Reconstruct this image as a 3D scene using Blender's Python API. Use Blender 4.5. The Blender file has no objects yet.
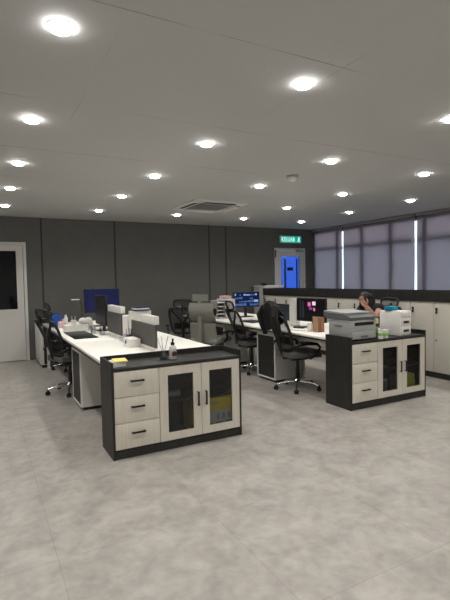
import bpy, bmesh, math, random
from mathutils import Vector, Matrix
random.seed(7)
C = bpy.context.scene.collection
PI = math.pi
H, YW, XW = 2.64, 9.10, 7.47          # ceiling height, back wall, window wall
XL, YF = -2.4, -2.8                   # left wall and the wall behind the viewpoint

# ------------------------------------------------------------------ materials
def mat(name, col, rough=.5, metal=0., emit=None, es=0., noise=0., nscale=20., stretch=None, bump=0., alpha=None, trans=0., ior=1.45, spec=.5):
    m = bpy.data.materials.new(name); m.use_nodes = True
    nt = m.node_tree; b = nt.nodes['Principled BSDF']
    b.inputs['Base Color'].default_value = (*col, 1)
    b.inputs['Roughness'].default_value = rough
    b.inputs['Metallic'].default_value = metal
    b.inputs['IOR'].default_value = ior
    b.inputs['Specular IOR Level'].default_value = spec
    b.inputs['Transmission Weight'].default_value = trans
    if emit:
        b.inputs['Emission Color'].default_value = (*emit, 1); b.inputs['Emission Strength'].default_value = es
    if alpha is not None: b.inputs['Alpha'].default_value = alpha
    if noise or bump:
        tc = nt.nodes.new('ShaderNodeTexCoord'); mp = nt.nodes.new('ShaderNodeMapping'); n = nt.nodes.new('ShaderNodeTexNoise')
        nt.links.new(tc.outputs['Object'], mp.inputs['Vector']); nt.links.new(mp.outputs['Vector'], n.inputs['Vector'])
        if stretch: mp.inputs['Scale'].default_value = stretch
        n.inputs['Scale'].default_value = nscale; n.inputs['Detail'].default_value = 4
        if noise:
            r = nt.nodes.new('ShaderNodeValToRGB')
            r.color_ramp.elements[0].position = .3; r.color_ramp.elements[1].position = .7
            r.color_ramp.elements[0].color = (*[c*(1-noise) for c in col], 1)
            r.color_ramp.elements[1].color = (*[min(1, c*(1+noise)) for c in col], 1)
            nt.links.new(n.outputs['Fac'], r.inputs['Fac']); nt.links.new(r.outputs['Color'], b.inputs['Base Color'])
        if bump:
            bp = nt.nodes.new('ShaderNodeBump'); bp.inputs['Strength'].default_value = bump; bp.inputs['Distance'].default_value = .002
            nt.links.new(n.outputs['Fac'], bp.inputs['Height']); nt.links.new(bp.outputs['Normal'], b.inputs['Normal'])
    return m

def clear(name, col, gloss=.08):
    """thin clear sheet: transmits tinted light, mirrors a little"""
    m = bpy.data.materials.new(name); m.use_nodes = True; nt = m.node_tree; nt.nodes.clear()
    o = nt.nodes.new('ShaderNodeOutputMaterial'); mx = nt.nodes.new('ShaderNodeMixShader')
    t = nt.nodes.new('ShaderNodeBsdfTransparent'); g = nt.nodes.new('ShaderNodeBsdfGlossy')
    t.inputs['Color'].default_value = (*col, 1); g.inputs['Roughness'].default_value = .05
    mx.inputs[0].default_value = gloss
    nt.links.new(t.outputs[0], mx.inputs[1]); nt.links.new(g.outputs[0], mx.inputs[2]); nt.links.new(mx.outputs[0], o.inputs[0])
    return m

def floor_mat():
    m = bpy.data.materials.new('vinyl_stone_floor'); m.use_nodes = True; nt = m.node_tree; b = nt.nodes['Principled BSDF']
    N = nt.nodes.new; K = nt.links.new
    tc = N('ShaderNodeTexCoord')
    n1 = N('ShaderNodeTexNoise'); n1.inputs['Scale'].default_value = 4.6; n1.inputs['Detail'].default_value = 7; n1.inputs['Roughness'].default_value = .62; n1.inputs['Distortion'].default_value = .5
    n2 = N('ShaderNodeTexNoise'); n2.inputs['Scale'].default_value = 16; n2.inputs['Detail'].default_value = 5
    K(tc.outputs['Object'], n1.inputs['Vector']); K(tc.outputs['Object'], n2.inputs['Vector'])
    mx = N('ShaderNodeMix'); mx.data_type = 'FLOAT'; mx.inputs[0].default_value = .3
    K(n1.outputs['Fac'], mx.inputs[2]); K(n2.outputs['Fac'], mx.inputs[3])
    r = N('ShaderNodeValToRGB'); r.color_ramp.elements[0].position = .36; r.color_ramp.elements[1].position = .62
    r.color_ramp.elements[0].color = (.240, .224, .204, 1); r.color_ramp.elements[1].color = (.370, .346, .318, 1)
    K(mx.outputs[0], r.inputs['Fac'])
    # tile joints, 0.9 m
    mp = N('ShaderNodeMapping'); mp.inputs['Location'].default_value = (-.3, -.63, 0); K(tc.outputs['Object'], mp.inputs['Vector'])
    br = N('ShaderNodeTexBrick'); br.offset = 0; br.inputs['Scale'].default_value = 1; br.inputs['Brick Width'].default_value = .9; br.inputs['Row Height'].default_value = .9
    br.inputs['Mortar Size'].default_value = .003; br.inputs['Mortar Smooth'].default_value = .1
    K(mp.outputs['Vector'], br.inputs['Vector'])
    br.inputs['Color1'].default_value = (1, 1, 1, 1); br.inputs['Color2'].default_value = (.985, .985, .985, 1); br.inputs['Mortar'].default_value = (.84, .825, .80, 1)
    mul = N('ShaderNodeMix'); mul.data_type = 'RGBA'; mul.blend_type = 'MULTIPLY'; mul.inputs[0].default_value = 1
    K(r.outputs['Color'], mul.inputs[6]); K(br.outputs['Color'], mul.inputs[7]); K(mul.outputs[2], b.inputs['Base Color'])
    b.inputs['Roughness'].default_value = .36
    rr = N('ShaderNodeMapRange'); rr.inputs[3].default_value = .3; rr.inputs[4].default_value = .46; K(n1.outputs['Fac'], rr.inputs[0]); K(rr.outputs[0], b.inputs['Roughness'])
    return m

def ceiling_mat():
    m = bpy.data.materials.new('ceiling_board'); m.use_nodes = True; nt = m.node_tree; b = nt.nodes['Principled BSDF']
    N = nt.nodes.new; K = nt.links.new
    tc = N('ShaderNodeTexCoord'); sp = N('ShaderNodeSeparateXYZ'); K(tc.outputs['Object'], sp.inputs[0])
    def mth(op, a, v=None):
        n = N('ShaderNodeMath'); n.operation = op
        K(a, n.inputs[0]) if not isinstance(a, float) else None
        if v is not None:
            if isinstance(v, float): n.inputs[1].default_value = v
            else: K(v, n.inputs[1])
        return n.outputs[0]
    def line(axis, off, step, half):
        q = mth('DIVIDE', mth('SUBTRACT', sp.outputs[axis], off), step)
        d = mth('MULTIPLY', mth('ABSOLUTE', mth('SUBTRACT', mth('FRACT', mth('ADD', q, 20.5)), .5)), step)
        return mth('LESS_THAN', d, half)
    def patch(scale, lo, hi, seed):
        n = N('ShaderNodeTexNoise'); n.inputs['Scale'].default_value = scale; mp = N('ShaderNodeMapping'); mp.inputs['Location'].default_value = (seed, seed, 0)
        K(tc.outputs['Object'], mp.inputs['Vector']); K(mp.outputs['Vector'], n.inputs['Vector'])
        r = N('ShaderNodeMapRange'); r.inputs[1].default_value = lo; r.inputs[2].default_value = hi; K(n.outputs['Fac'], r.inputs[0]); return r.outputs[0]
    f1 = mth('MULTIPLY', line('Y', 2.01, 1.215, .0028), patch(1.3, .40, .58, 3.0))
    f2 = mth('MULTIPLY', mth('MULTIPLY', line('X', .634, 1.25, .0025), patch(1.1, .45, .7, 11.0)), .45)
    f = mth('MAXIMUM', f1, f2)
    mx = N('ShaderNodeMix'); mx.data_type = 'RGBA'; mx.inputs[6].default_value = (.57, .57, .56, 1); mx.inputs[7].default_value = (.12, .12, .115, 1)
    K(f, mx.inputs[0]); K(mx.outputs[2], b.inputs['Base Color']); b.inputs['Roughness'].default_value = .75
    return m

def blind_mat():
    m = bpy.data.materials.new('roller_blind_fabric'); m.use_nodes = True; nt = m.node_tree; nt.nodes.clear()
    o = nt.nodes.new('ShaderNodeOutputMaterial'); mx = nt.nodes.new('ShaderNodeMixShader')
    d = nt.nodes.new('ShaderNodeBsdfDiffuse'); t = nt.nodes.new('ShaderNodeBsdfTranslucent')
    tc = nt.nodes.new('ShaderNodeTexCoord'); w = nt.nodes.new('ShaderNodeTexNoise'); mp = nt.nodes.new('ShaderNodeMapping')
    mp.inputs['Scale'].default_value = (1, 6, .3); w.inputs['Scale'].default_value = 6
    nt.links.new(tc.outputs['Object'], mp.inputs['Vector']); nt.links.new(mp.outputs['Vector'], w.inputs['Vector'])
    r = nt.nodes.new('ShaderNodeValToRGB'); r.color_ramp.elements[0].color = (.62, .53, .57, 1); r.color_ramp.elements[1].color = (.68, .585, .625, 1)
    nt.links.new(w.outputs['Fac'], r.inputs['Fac']); nt.links.new(r.outputs['Color'], t.inputs['Color'])
    d.inputs['Color'].default_value = (.20, .20, .22, 1)
    mx.inputs[0].default_value = .6
    nt.links.new(d.outputs[0], mx.inputs[1]); nt.links.new(t.outputs[0], mx.inputs[2]); nt.links.new(mx.outputs[0], o.inputs[0])
    return m

def mesh_mat(name, col, amt):
    m = bpy.data.materials.new(name); m.use_nodes = True; nt = m.node_tree; b = nt.nodes['Principled BSDF']
    b.inputs['Base Color'].default_value = (*col, 1); b.inputs['Roughness'].default_value = .7
    o = nt.nodes['Material Output']; mx = nt.nodes.new('ShaderNodeMixShader'); t = nt.nodes.new('ShaderNodeBsdfTransparent')
    mx.inputs[0].default_value = amt
    nt.links.new(t.outputs[0], mx.inputs[1]); nt.links.new(b.outputs[0], mx.inputs[2]); nt.links.new(mx.outputs[0], o.inputs[0])
    return m

M = dict(
 floor=floor_mat(), ceil=ceiling_mat(), blind=blind_mat(),
 wall=mat('grey_wall', (.122, .123, .114), .8, noise=.04, nscale=3),
 groove=mat('wall_joint', (.045, .045, .043), .8),
 plain=mat('off_white_wall', (.5, .49, .47), .8),
 dark=mat('charcoal_laminate', (.021, .0195, .018), .5, noise=.2, nscale=9, stretch=(2, 2, .4)),
 cream=mat('cream_wood_grain_laminate', (.64, .60, .52), .5, noise=.06, nscale=14, stretch=(5, 5, .35)),
 locker=mat('cream_locker_laminate', (.62, .585, .52), .5, noise=.03, nscale=6),
 white=mat('white_laminate', (.86, .84, .78), .4),
 whitep=mat('white_plastic', (.78, .76, .73), .4),
 frame=mat('white_painted_frame', (.66, .645, .61), .45),
 alu=mat('window_frame_grey', (.30, .31, .32), .5),
 blackmetal=mat('black_metal', (.015, .015, .016), .35, metal=.4),
 black=mat('black_plastic', (.013, .013, .014), .42),
 blackcloth=mat('black_cloth', (.012, .012, .013), .9, noise=.3, nscale=60),
 rubber=mat('black_rubber', (.012, .012, .012), .7),
 mesh=mesh_mat('grey_chair_mesh', (.030, .030, .033), .36),
 meshgrey=mat('grey_mesh_upholstery', (.25, .25, .215), .8, noise=.15, nscale=120),
 seat=mat('grey_seat_fabric', (.105, .105, .10), .9, noise=.2, nscale=90),
 chrome=mat('polished_metal', (.62, .62, .62), .22, metal=1),
 greyplastic=mat('grey_plastic', (.33, .33, .32), .45),
 printer=mat('printer_grey', (.36, .365, .36), .45),
 printerd=mat('printer_dark_grey', (.13, .135, .14), .4),
 screen=mat('grey_desk_screen', (.085, .083, .076), .6, noise=.15, nscale=60),
 blackscreen=mat('black_desk_screen', (.018, .018, .02), .55),
 glassdark=mat('dark_door_glass', (.004, .005, .007), .06),  # opaque black stands in for the unlit corridor beyond the pane
 cabglass=clear('smoked_cabinet_glass', (.68, .69, .70), .035),
 pane_up=clear('clear_window_glass', (.97, 1, 1), .05), pane_lo=clear('teal_window_glass', (.90, .99, 1), .05),
 pane_blue=clear('blue_daylight_glass', (.17, .28, .62), .03),  # deep blue of the daylight outside is put into the pane tint
 clearp=clear('clear_plastic', (.82, .84, .85), .12),
 lamp=mat('lit_diffuser', (.9, .9, .88), .4, emit=(1, .985, .95), es=42),
 greenlit=mat('green_lit_sign', (.02, .4, .3), .4, emit=(.005, .27, .20), es=1.0),
 signwhite=mat('white_lit_lettering', (.6, .9, .8), .4, emit=(.6, 1, .9), es=1),
 navyscr=mat('navy_lit_screen', (.004, .006, .02), .25, emit=(.004, .007, .05), es=.8),
 bluepatch=mat('blue_screen_window', (.02, .05, .12), .3, emit=(.05, .12, .32), es=.8),
 lightpatch=mat('pale_screen_window', (.1, .15, .2), .3, emit=(.22, .34, .55), es=.9),
 pinkpatch=mat('pink_screen_spot', (.3, .05, .15), .3, emit=(.75, .12, .32), es=.9),
 whitepatch=mat('white_screen_spot', (.3, .3, .3), .3, emit=(.75, .6, .65), es=.9),
 violetpatch=mat('violet_screen_spot', (.1, .03, .2), .3, emit=(.16, .05, .3), es=.8),
 scrblack=mat('black_glossy_screen', (.006, .006, .008), .4, spec=.25),
 scrdim=mat('dim_screen', (.012, .014, .018), .25, emit=(.012, .016, .02), es=.8),
 blue=mat('blue_plastic_bag', (.02, .075, .36), .5, noise=.3, nscale=18, bump=.6),
 navy=mat('navy_folder', (.022, .035, .085), .6),
 pink=mat('pale_pink_paper', (.62, .42, .42), .7, noise=.2, nscale=25),
 tissue=mat('crumpled_white_plastic', (.68, .67, .63), .6, bump=.8, nscale=30),
 yellow=mat('yellow_card', (.72, .56, .04), .6), paper=mat('paper', (.75, .73, .68), .8), note=mat('yellow_note', (.78, .66, .20), .8),
 boxwhite=mat('printed_box_white', (.55, .57, .52), .6), boxgreen=mat('printed_green_patch', (.05, .09, .05), .6), boxgrey=mat('printed_grey_patch', (.3, .31, .3), .6),
 lime=mat('lime_packaging', (.55, .58, .06), .55), green=mat('green_print', (.25, .5, .12), .6),
 wood=mat('brown_wood', (.26, .12, .055), .55, noise=.3, nscale=8, stretch=(6, 6, .5)), woodl=mat('light_brown_wood', (.40, .25, .15), .55, noise=.2, nscale=8),
 teal=mat('teal_box', (.0, .22, .36), .5), amber=mat('cream_lid', (.7, .58, .3), .5), maroon=mat('maroon_label', (.10, .03, .03), .5),
 skin=mat('skin', (.42, .235, .17), .55, noise=.06, nscale=30), hair=mat('black_hair', (.008, .007, .007), .45, noise=.3, nscale=80, stretch=(8, 8, .5)),
 denim=mat('dark_trousers', (.02, .022, .03), .85), lips=mat('lips', (.33, .12, .1), .5), eye=mat('dark_eye', (.02, .015, .01), .3),
 grille=mat('ac_grille_grey', (.27, .27, .265), .6), red=mat('red_tab', (.5, .03, .05), .5),
)

# ------------------------------------------------------------------ mesh building
class MB:
    def __init__(s): s.v = []; s.f = []; s.mi = []
    def raw(s, vs, fs, mi=0, X=None):
        o = len(s.v)
        for p in vs:
            p = Vector(p); s.v.append(X @ p if X else p)
        for f in fs: s.f.append([i+o for i in f]); s.mi.append(mi)
        return s
    def bm(s, bm, mi=0, X=None):
        bm.verts.index_update()
        s.raw([v.co.copy() for v in bm.verts], [[v.index for v in f.verts] for f in bm.faces], mi, X); bm.free(); return s
    def box(s, x0, x1, y0, y1, z0, z1, bev=0, mi=0, X=None, seg=2):
        b = bmesh.new(); bmesh.ops.create_cube(b, size=1)
        for v in b.verts: v.co = Vector(((x0+x1)/2+v.co.x*(x1-x0), (y0+y1)/2+v.co.y*(y1-y0), (z0+z1)/2+v.co.z*(z1-z0)))
        if bev: bmesh.ops.bevel(b, geom=b.edges[:], offset=bev, segments=seg, affect='EDGES', profile=.5)
        return s.bm(b, mi, X)
    def tube(s, pts, r, n=10, closed=False, mi=0, X=None, flat=1.0):
        pts = [Vector(p) for p in pts]; k = len(pts); rs = r if isinstance(r, (list, tuple)) else [r]*k
        vs = []; fs = []; prev = None
        for i, p in enumerate(pts):
            a = pts[(i-1) % k] if (closed or i > 0) else p; b = pts[(i+1) % k] if (closed or i < k-1) else p
            t = (b-a).normalized()
            if prev is None:
                up = Vector((0, 0, 1)) if abs(t.z) < .9 else Vector((1, 0, 0)); u = t.cross(up).normalized()
            else: u = (prev - t*prev.dot(t)).normalized()
            prev = u; w = t.cross(u)
            for j in range(n):
                g = 2*PI*j/n; vs.append(p + u*math.cos(g)*rs[i] + w*math.sin(g)*rs[i]*flat)
        for i in range(k if closed else k-1):
            for j in range(n):
                a = i*n+j; b = i*n+(j+1) % n; c = ((i+1) % k)*n+(j+1) % n; d = ((i+1) % k)*n+j
                fs.append([a, b, c, d])
        if not closed: fs.append(list(range(n))[::-1]); fs.append([(k-1)*n+j for j in range(n)])
        return s.raw(vs, fs, mi, X)
    def lathe(s, prof, c=(0, 0, 0), n=24, mi=0, X=None):
        vs = []; fs = []; k = len(prof)
        for r, z in prof:
            for j in range(n): g = 2*PI*j/n; vs.append((c[0]+r*math.cos(g), c[1]+r*math.sin(g), c[2]+z))
        for i in range(k-1):
            for j in range(n): fs.append([i*n+j, i*n+(j+1) % n, (i+1)*n+(j+1) % n, (i+1)*n+j])
        fs.append(list(range(n))[::-1]); fs.append([(k-1)*n+j for j in range(n)])
        return s.raw(vs, fs, mi, X)
    def prism(s, poly, a0, a1, axis='y', mi=0, X=None):
        n = len(poly)
        mk = {'y': lambda p, a: (p[0], a, p[1]), 'x': lambda p, a: (a, p[0], p[1]), 'z': lambda p, a: (p[0], p[1], a)}[axis]
        vs = [mk(p, a0) for p in poly]+[mk(p, a1) for p in poly]
        fs = [list(range(n)), list(range(n, 2*n))[::-1]]+[[i, (i+1) % n, n+(i+1) % n, n+i] for i in range(n)]
        return s.raw(vs, fs, mi, X)
    def ball(s, c, r, mi=0, X=None, n=16, jit=0, rnd=None):
        rx, ry, rz = r if isinstance(r, (tuple, list)) else (r, r, r)
        b = bmesh.new(); bmesh.ops.create_uvsphere(b, u_segments=n, v_segments=max(6, n*2//3), radius=1)
        for v in b.verts:
            q = 1+(rnd.uniform(-jit, jit) if jit else 0)
            v.co = Vector((c[0]+v.co.x*rx*q, c[1]+v.co.y*ry*q, c[2]+v.co.z*rz*q))
        return s.bm(b, mi, X)
    def sheet(s, rows, th, mi=0, X=None):
        """thick sheet from a grid of points"""
        R, K = len(rows), len(rows[0]); P = [[Vector(p) for p in r] for r in rows]; vs = []; fs = []
        Nn = [[None]*K for _ in range(R)]
        for i in range(R):
            for j in range(K):
                a = P[min(i+1, R-1)][j]-P[max(i-1, 0)][j]; b = P[i][min(j+1, K-1)]-P[i][max(j-1, 0)]
                Nn[i][j] = a.cross(b).normalized()
        for sg in (1, -1):
            for i in range(R):
                for j in range(K): vs.append(P[i][j]+Nn[i][j]*th/2*sg)
        o = R*K
        for i in range(R-1):
            for j in range(K-1):
                a, b, c, d = i*K+j, i*K+j+1, (i+1)*K+j+1, (i+1)*K+j
                fs.append([a, b, c, d]); fs.append([o+d, o+c, o+b, o+a])
        ring = [j for j in range(K)]+[i*K+K-1 for i in range(1, R)]+[(R-1)*K+j for j in range(K-2, -1, -1)]+[i*K for i in range(R-2, 0, -1)]
        for q in range(len(ring)): a, b = ring[q], ring[(q+1) % len(ring)]; fs.append([b, a, o+a, o+b])
        return s.raw(vs, fs, mi, X)
    def build(s, name, mats, parent=None, loc=None, smooth=True):
        me = bpy.data.meshes.new(name); me.from_pydata([tuple(v) for v in s.v], [], s.f)
        b = bmesh.new(); b.from_mesh(me); bmesh.ops.recalc_face_normals(b, faces=b.faces[:])
        for f in b.faces: f.smooth = smooth
        if smooth:
            for e in b.edges:
                if len(e.link_faces) == 2 and e.calc_face_angle(0) > .6: e.smooth = False
        b.to_mesh(me); b.free()
        for m in (mats if isinstance(mats, (list, tuple)) else [mats]): me.materials.append(M[m] if isinstance(m, str) else m)
        for p, i in zip(me.polygons, s.mi): p.material_index = i
        o = bpy.data.objects.new(name, me); C.objects.link(o)
        if parent: o.parent = parent
        if loc: o.location = loc
        return o

def box(name, m, x0, x1, y0, y1, z0, z1, parent=None, bev=0): return MB().box(x0, x1, y0, y1, z0, z1, bev).build(name, m, parent)
def tag(o, label, cat, group=None, kind=None):
    o['label'] = label; o['category'] = cat
    if group: o['group'] = group
    if kind: o['kind'] = kind
    return o
def thing(name, label, cat, loc=(0, 0, 0), rz=0, group=None):
    o = bpy.data.objects.new(name, None); C.objects.link(o); o.location = loc; o.rotation_euler = (0, 0, rz); o.empty_display_size = .1
    return tag(o, label, cat, group)
def struct(o, label=None, cat=None):
    o['kind'] = 'structure'
    if label: o['label'] = label; o['category'] = cat
    return o
def dup(root, loc, rz, label, group=None):
    r = root.copy(); C.objects.link(r); r.location = loc; r.rotation_euler = (0, 0, rz); r['label'] = label
    if group: r['group'] = group
    def kids(a, b):
        for ch in list(a.children):
            c = ch.copy(); C.objects.link(c); c.parent = b; kids(ch, c)
    kids(root, r); return r

# ------------------------------------------------------------------ the room
struct(box('floor', 'floor', XL, XW, YF, YW+.12, -.05, 0), 'pale grey mottled stone-look vinyl floor with thin tile joints', 'floor')
struct(box('ceiling', 'ceil', XL, XW, YF, YW, H, H+.05), 'flat off-white ceiling of plain boards with dark hairline joints', 'ceiling')
D1 = (-.30, .755, 2.18); D2 = (6.28, 7.20, 2.165)      # door openings x0, x1, top
w = MB()
w.box(D1[0], D1[1], YW+.101, YW+.12, 0, D1[2]).box(XL, D1[0], YW, YW+.12, 0, H).box(D1[0], D1[1], YW, YW+.12, D1[2], H).box(D1[1], D2[0], YW, YW+.12, 0, H).box(D2[0], D2[1], YW, YW+.12, D2[2], H).box(D2[1], XW, YW, YW+.12, 0, H)  # first box is unseen filler, stops sky light leaking past the left door
struct(w.build('wall_back', 'wall'), 'dark grey panelled wall at the far end of the office', 'wall')
for i, x in enumerate((1.03, 2.405, 4.52, 4.945)):
    struct(box('trim_%d' % (i+1), 'groove', x-.016, x+.016, YW-.006, YW, 0, H-.002), 'thin dark vertical joint strip on the grey back wall, number %d from the left' % (i+1), 'wall trim')
struct(box('wall_left', 'plain', XL-.1, XL, YF, YW+.12, 0, H), 'plain off-white side wall left of the frame', 'wall')
struct(box('wall_front', 'plain', XL-.1, XW+.12, YF-.1, YF, 0, H), 'plain off-white wall behind the viewpoint', 'wall')
WY0, WY1, WZ0, WZ1 = 2.0, 9.02, 1.0, 2.55
w = MB()
w.box(XW, XW+.15, YF, WY0, 0, H).box(XW, XW+.15, WY1, YW+.12, 0, H).box(XW, XW+.15, WY0, WY1, 0, WZ0).box(XW, XW+.15, WY0, WY1, WZ1, H)
struct(w.build('wall_right', 'wall'), 'dark grey window wall along the right side', 'wall')
# windows: bays of about 0.78 m, transom at 2.13
ys = [2.0, 2.69, 3.47, 4.25, 5.03, 5.80, 6.60, 7.40, 8.18, 9.02]
for i in range(9):
    a, b = ys[i], ys[i+1]
    f = MB(); d0, d1 = XW+.004, XW+.05; t = .05
    f.box(d0, d1, a, a+t, WZ0, WZ1).box(d0, d1, b-t, b, WZ0, WZ1).box(d0, d1, a+t, b-t, WZ0, WZ0+t).box(d0, d1, a+t, b-t, WZ1-t, WZ1)
    gp = [g for g in (7.994, 5.985, 3.965) if a < g < b]
    if gp: f.box(d0, d1, a+t, gp[0]-.03, 2.085, 2.165).box(d0, d1, gp[0]+.09, b-t, 2.085, 2.165)  # invented slot in the transom lets the bright strip between blinds run unbroken
    else: f.box(d0, d1, a+t, b-t, 2.085, 2.165)
    win = struct(f.build('window_%d' % (i+1), 'alu'), 'grey framed window bay with transom behind the roller blinds, bay %d counted from the near end' % (i+1), 'window')
    box('upper_pane', 'pane_up', XW+.030, XW+.036, a+t, b-t, 2.125, WZ1-t, win)
    box('lower_pane', 'pane_lo', XW+.022, XW+.028, a+t, b-t, WZ0+t, 2.125, win)
# roller blinds in front of them
bl = [(8.02, 9.06, 'violet-grey roller blind in the far corner next to the back wall', 9), (6.012, 7.968, 'wide violet-grey roller blind between the two bright window gaps', 9),
      (4.0, 5.958, 'violet-grey roller blind nearest the viewer, right of the second bright gap', 9), (2.02, 3.93, 'violet-grey roller blind outside the right edge of the photo', 9)]
for a, b, lab, _ in bl:
    t = thing('roller_blind', lab, 'blind', (XW-.034, (a+b)/2, 0), 0, 'roller blinds on the window wall')
    hw = (b-a)/2
    rows = [[(.004*math.sin(z*5+y), y, z) for y in [(-hw+2*hw*j/12) for j in range(13)]] for z in [1.02+(2.575-1.02)*i/10 for i in range(11)]]
    MB().sheet(rows, .0012).build('fabric', 'blind', t)
    MB().tube([(0, -hw, 1.012), (0, hw, 1.012)], .011).build('bottom_bar', 'alu', t)
    MB().tube([(-.012, -hw, 2.598), (-.012, hw, 2.598)], .022, 14).build('roller', 'greyplastic', t)
    box('headrail', 'alu', -.03, .033, -hw-.01, hw+.01, 2.622, 2.638, t)

# left door (white leaf with black glass)
x0, x1, zt = D1
f = MB(); f.box(x1-.05, x1, YW-.02, YW+.1, 0, zt).box(x0, x0+.05, YW-.02, YW+.1, 0, zt).box(x0+.05, x1-.05, YW-.02, YW+.1, zt-.05, zt)
d1 = struct(f.build('door_1', 'frame'), 'white door with tall black glass at the left end of the back wall', 'door')
lf = MB(); a, b = x0+.055, x1-.055
lf.box(a, a+.115, YW+.0, YW+.045, .012, zt-.055).box(b-.115, b, YW+.0, YW+.045, .012, zt-.055).box(a+.115, b-.115, YW, YW+.045, .012, .95).box(a+.115, b-.115, YW, YW+.045, 2.02, zt-.055)
leaf = lf.build('door_leaf', 'frame', d1)
box('glass_pane', 'glassdark', a+.115, b-.115, YW+.014, YW+.03, .95, 2.02, leaf)
MB().box(a+.115, b-.115, YW-.004, YW+.0, .945, .957).build('glazing_bead', 'frame', leaf)
hd = MB().box(b-.085, b-.035, YW-.008, YW, .90, 1.12, .003); hd.tube([(b-.06, YW-.008, 1.03), (b-.06, YW-.05, 1.03), (b-.17, YW-.05, 1.03)], .009)
MB().box(x0+.2, b, YW+.09, YW+.1, .0, .004).build('threshold', 'greyplastic', d1)

# right door (white frame, blue glass, daylight behind)
x0, x1, zt = D2
f = MB(); f.box(x1-.045, x1, YW-.02, YW+.1, 0, zt).box(x0, x0+.045, YW-.02, YW+.1, 0, zt).box(x0+.045, x1-.045, YW-.02, YW+.1, zt-.05, zt)
d2 = struct(f.build('door_2', 'frame'), 'white framed door with blue glass under the green exit sign', 'door')
lf = MB(); a, b = x0+.05, x1-.05
lf.box(a, a+.145, YW, YW+.045, .012, zt-.055).box(b-.115, b, YW, YW+.045, .012, zt-.055).box(a+.145, b-.115, YW, YW+.045, .012, .3).box(a+.145, b-.115, YW, YW+.045, 1.965, zt-.055)
leaf = lf.build('door_leaf', 'frame', d2)
box('blue_glass_pane', 'pane_blue', a+.145, b-.115, YW+.018, YW+.026, .3, 1.965, leaf)
box('outer_frame_bar', 'navy', a+.27, a+.315, YW+.028, YW+.05, .3, 1.9, leaf)  # dark bars added to the leaf stand for the outer door frame beyond
box('outer_frame_bar', 'navy', b-.185, b-.16, YW+.028, YW+.05, .3, 1.9, leaf)
box('pull_plate', 'black', a+.335, a+.50, YW-.006, YW+.016, 1.615, 1.695, leaf)
cl = MB().box(x1-.30, x1-.09, YW-.055, YW-.02, 2.075, 2.12, .006); cl.tube([(x1-.2, YW-.04, 2.12), (x1-.2, YW-.05, 2.135), (x1-.35, YW-.06, 2.137)], .007, 6)
cl.build('door_closer', 'greyplastic', d2)
box('hinge', 'blackmetal', x0+.002, x0+.03, YW-.028, YW-.02, 1.93, 2.12, d2)

# exit sign
t = thing('exit_sign', 'green lit exit sign with white lettering above the blue glass door', 'sign', (6.745, YW-.001, 2.375))
box('housing', 'whitep', -.31, .31, -.05, 0, -.085, .085, t, .004)
box('lit_face', 'greenlit', -.30, .30, -.054, -.05, -.078, .078, t)
cu = bpy.data.curves.new('exit_text', 'FONT'); cu.body = 'KELUAR'; cu.size = .150; cu.extrude = .0015; cu.align_x = 'LEFT'
to = bpy.data.objects.new('exit_text', cu); C.objects.link(to)
bpy.context.view_layer.update()
me = bpy.data.meshes.new_from_object(to.evaluated_get(bpy.context.evaluated_depsgraph_get())); bpy.data.objects.remove(to)
xs = [v.co.x for v in me.vertices]; wd = max(xs)-min(xs); mn = min(xs); ymx = max(v.co.y for v in me.vertices)
for v in me.vertices: v.co = Vector(((v.co.x-mn)/wd*.40-.285, -.0565-v.co.z, (v.co.y-ymx/2)*.105/ymx*1.0))
me.materials.append(M['signwhite']); lt = bpy.data.objects.new('lettering', me); C.objects.link(lt); lt.parent = t
p = MB(); ya, yb = -.0575, -.0545
p.prism([(.236+.014*math.cos(k*PI/5), .045+.014*math.sin(k*PI/5)) for k in range(10)], ya, yb)
for seg in ([(.205, .02), (.25, .028), (.255, .018), (.21, .008)], [(.222, .028), (.248, .028), (.240, -.02), (.214, -.02)], [(.226, -.015), (.242, -.015), (.262, -.045), (.247, -.06)], [(.214, -.02), (.23, -.02), (.208, -.05), (.180, -.045), (.182, -.034), (.2, -.036)]):
    p.prism(seg, ya, yb)
p.build('running_figure', 'signwhite', t)

# downlights
SPOT_W = 43
def lamp():
    t = thing('ceiling_downlight', '', 'ceiling light', (0, 0, H), 0, 'round ceiling downlights')
    MB().lathe([(.063, 0), (.062, -.0025), (.0555, -.004), (.055, 0)], n=32).build('trim_ring', 'frame', t)
    MB().lathe([(.054, -.0005), (.054, -.011), (.048, -.019), (.03, -.0245), (.0, -.0265)], n=32).build('diffuser', 'lamp', t)  # domed below the ceiling so its glow imitates the bloom around the lamp
    l = bpy.data.lights.new('downlight_beam', 'SPOT'); l.energy = SPOT_W; l.color = (1, .97, .915); l.shadow_soft_size = .06; l.spot_size = math.radians(140); l.spot_blend = 1
    lo = bpy.data.objects.new('beam', l); C.objects.link(lo); lo.location = (0, 0, -.045); lo.parent = t
    return t
L0 = lamp(); first = True
rown = ['nearest row in view', 'second row', 'third row', 'fourth row, level with the air conditioner', 'farthest row before the back wall']
ordn = ['leftmost', 'second from left', 'third from left', 'fourth from left', 'fifth from left']
rows = [-1.82, -.45, .912, 2.278, 3.644, 5.01, 6.376, 7.819]
for ri, y in enumerate(rows):
    for ci in range(-1, 5):
        if ri == 6 and ci == 2: continue
        x = .377+1.431*ci
        if ri >= 3 and ci >= 0:
            k = ci if not (ri == 6 and ci > 2) else ci-1
            lab = 'lit round ceiling downlight, %s in the %s' % (ordn[k], rown[ri-3])
        else: lab = 'lit round ceiling downlight outside the photo, above the near part of the room'
        if first: L0.location = (x, y, H); L0['label'] = lab; first = False
        else: dup(L0, (x, y, H), 0, lab)

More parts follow.
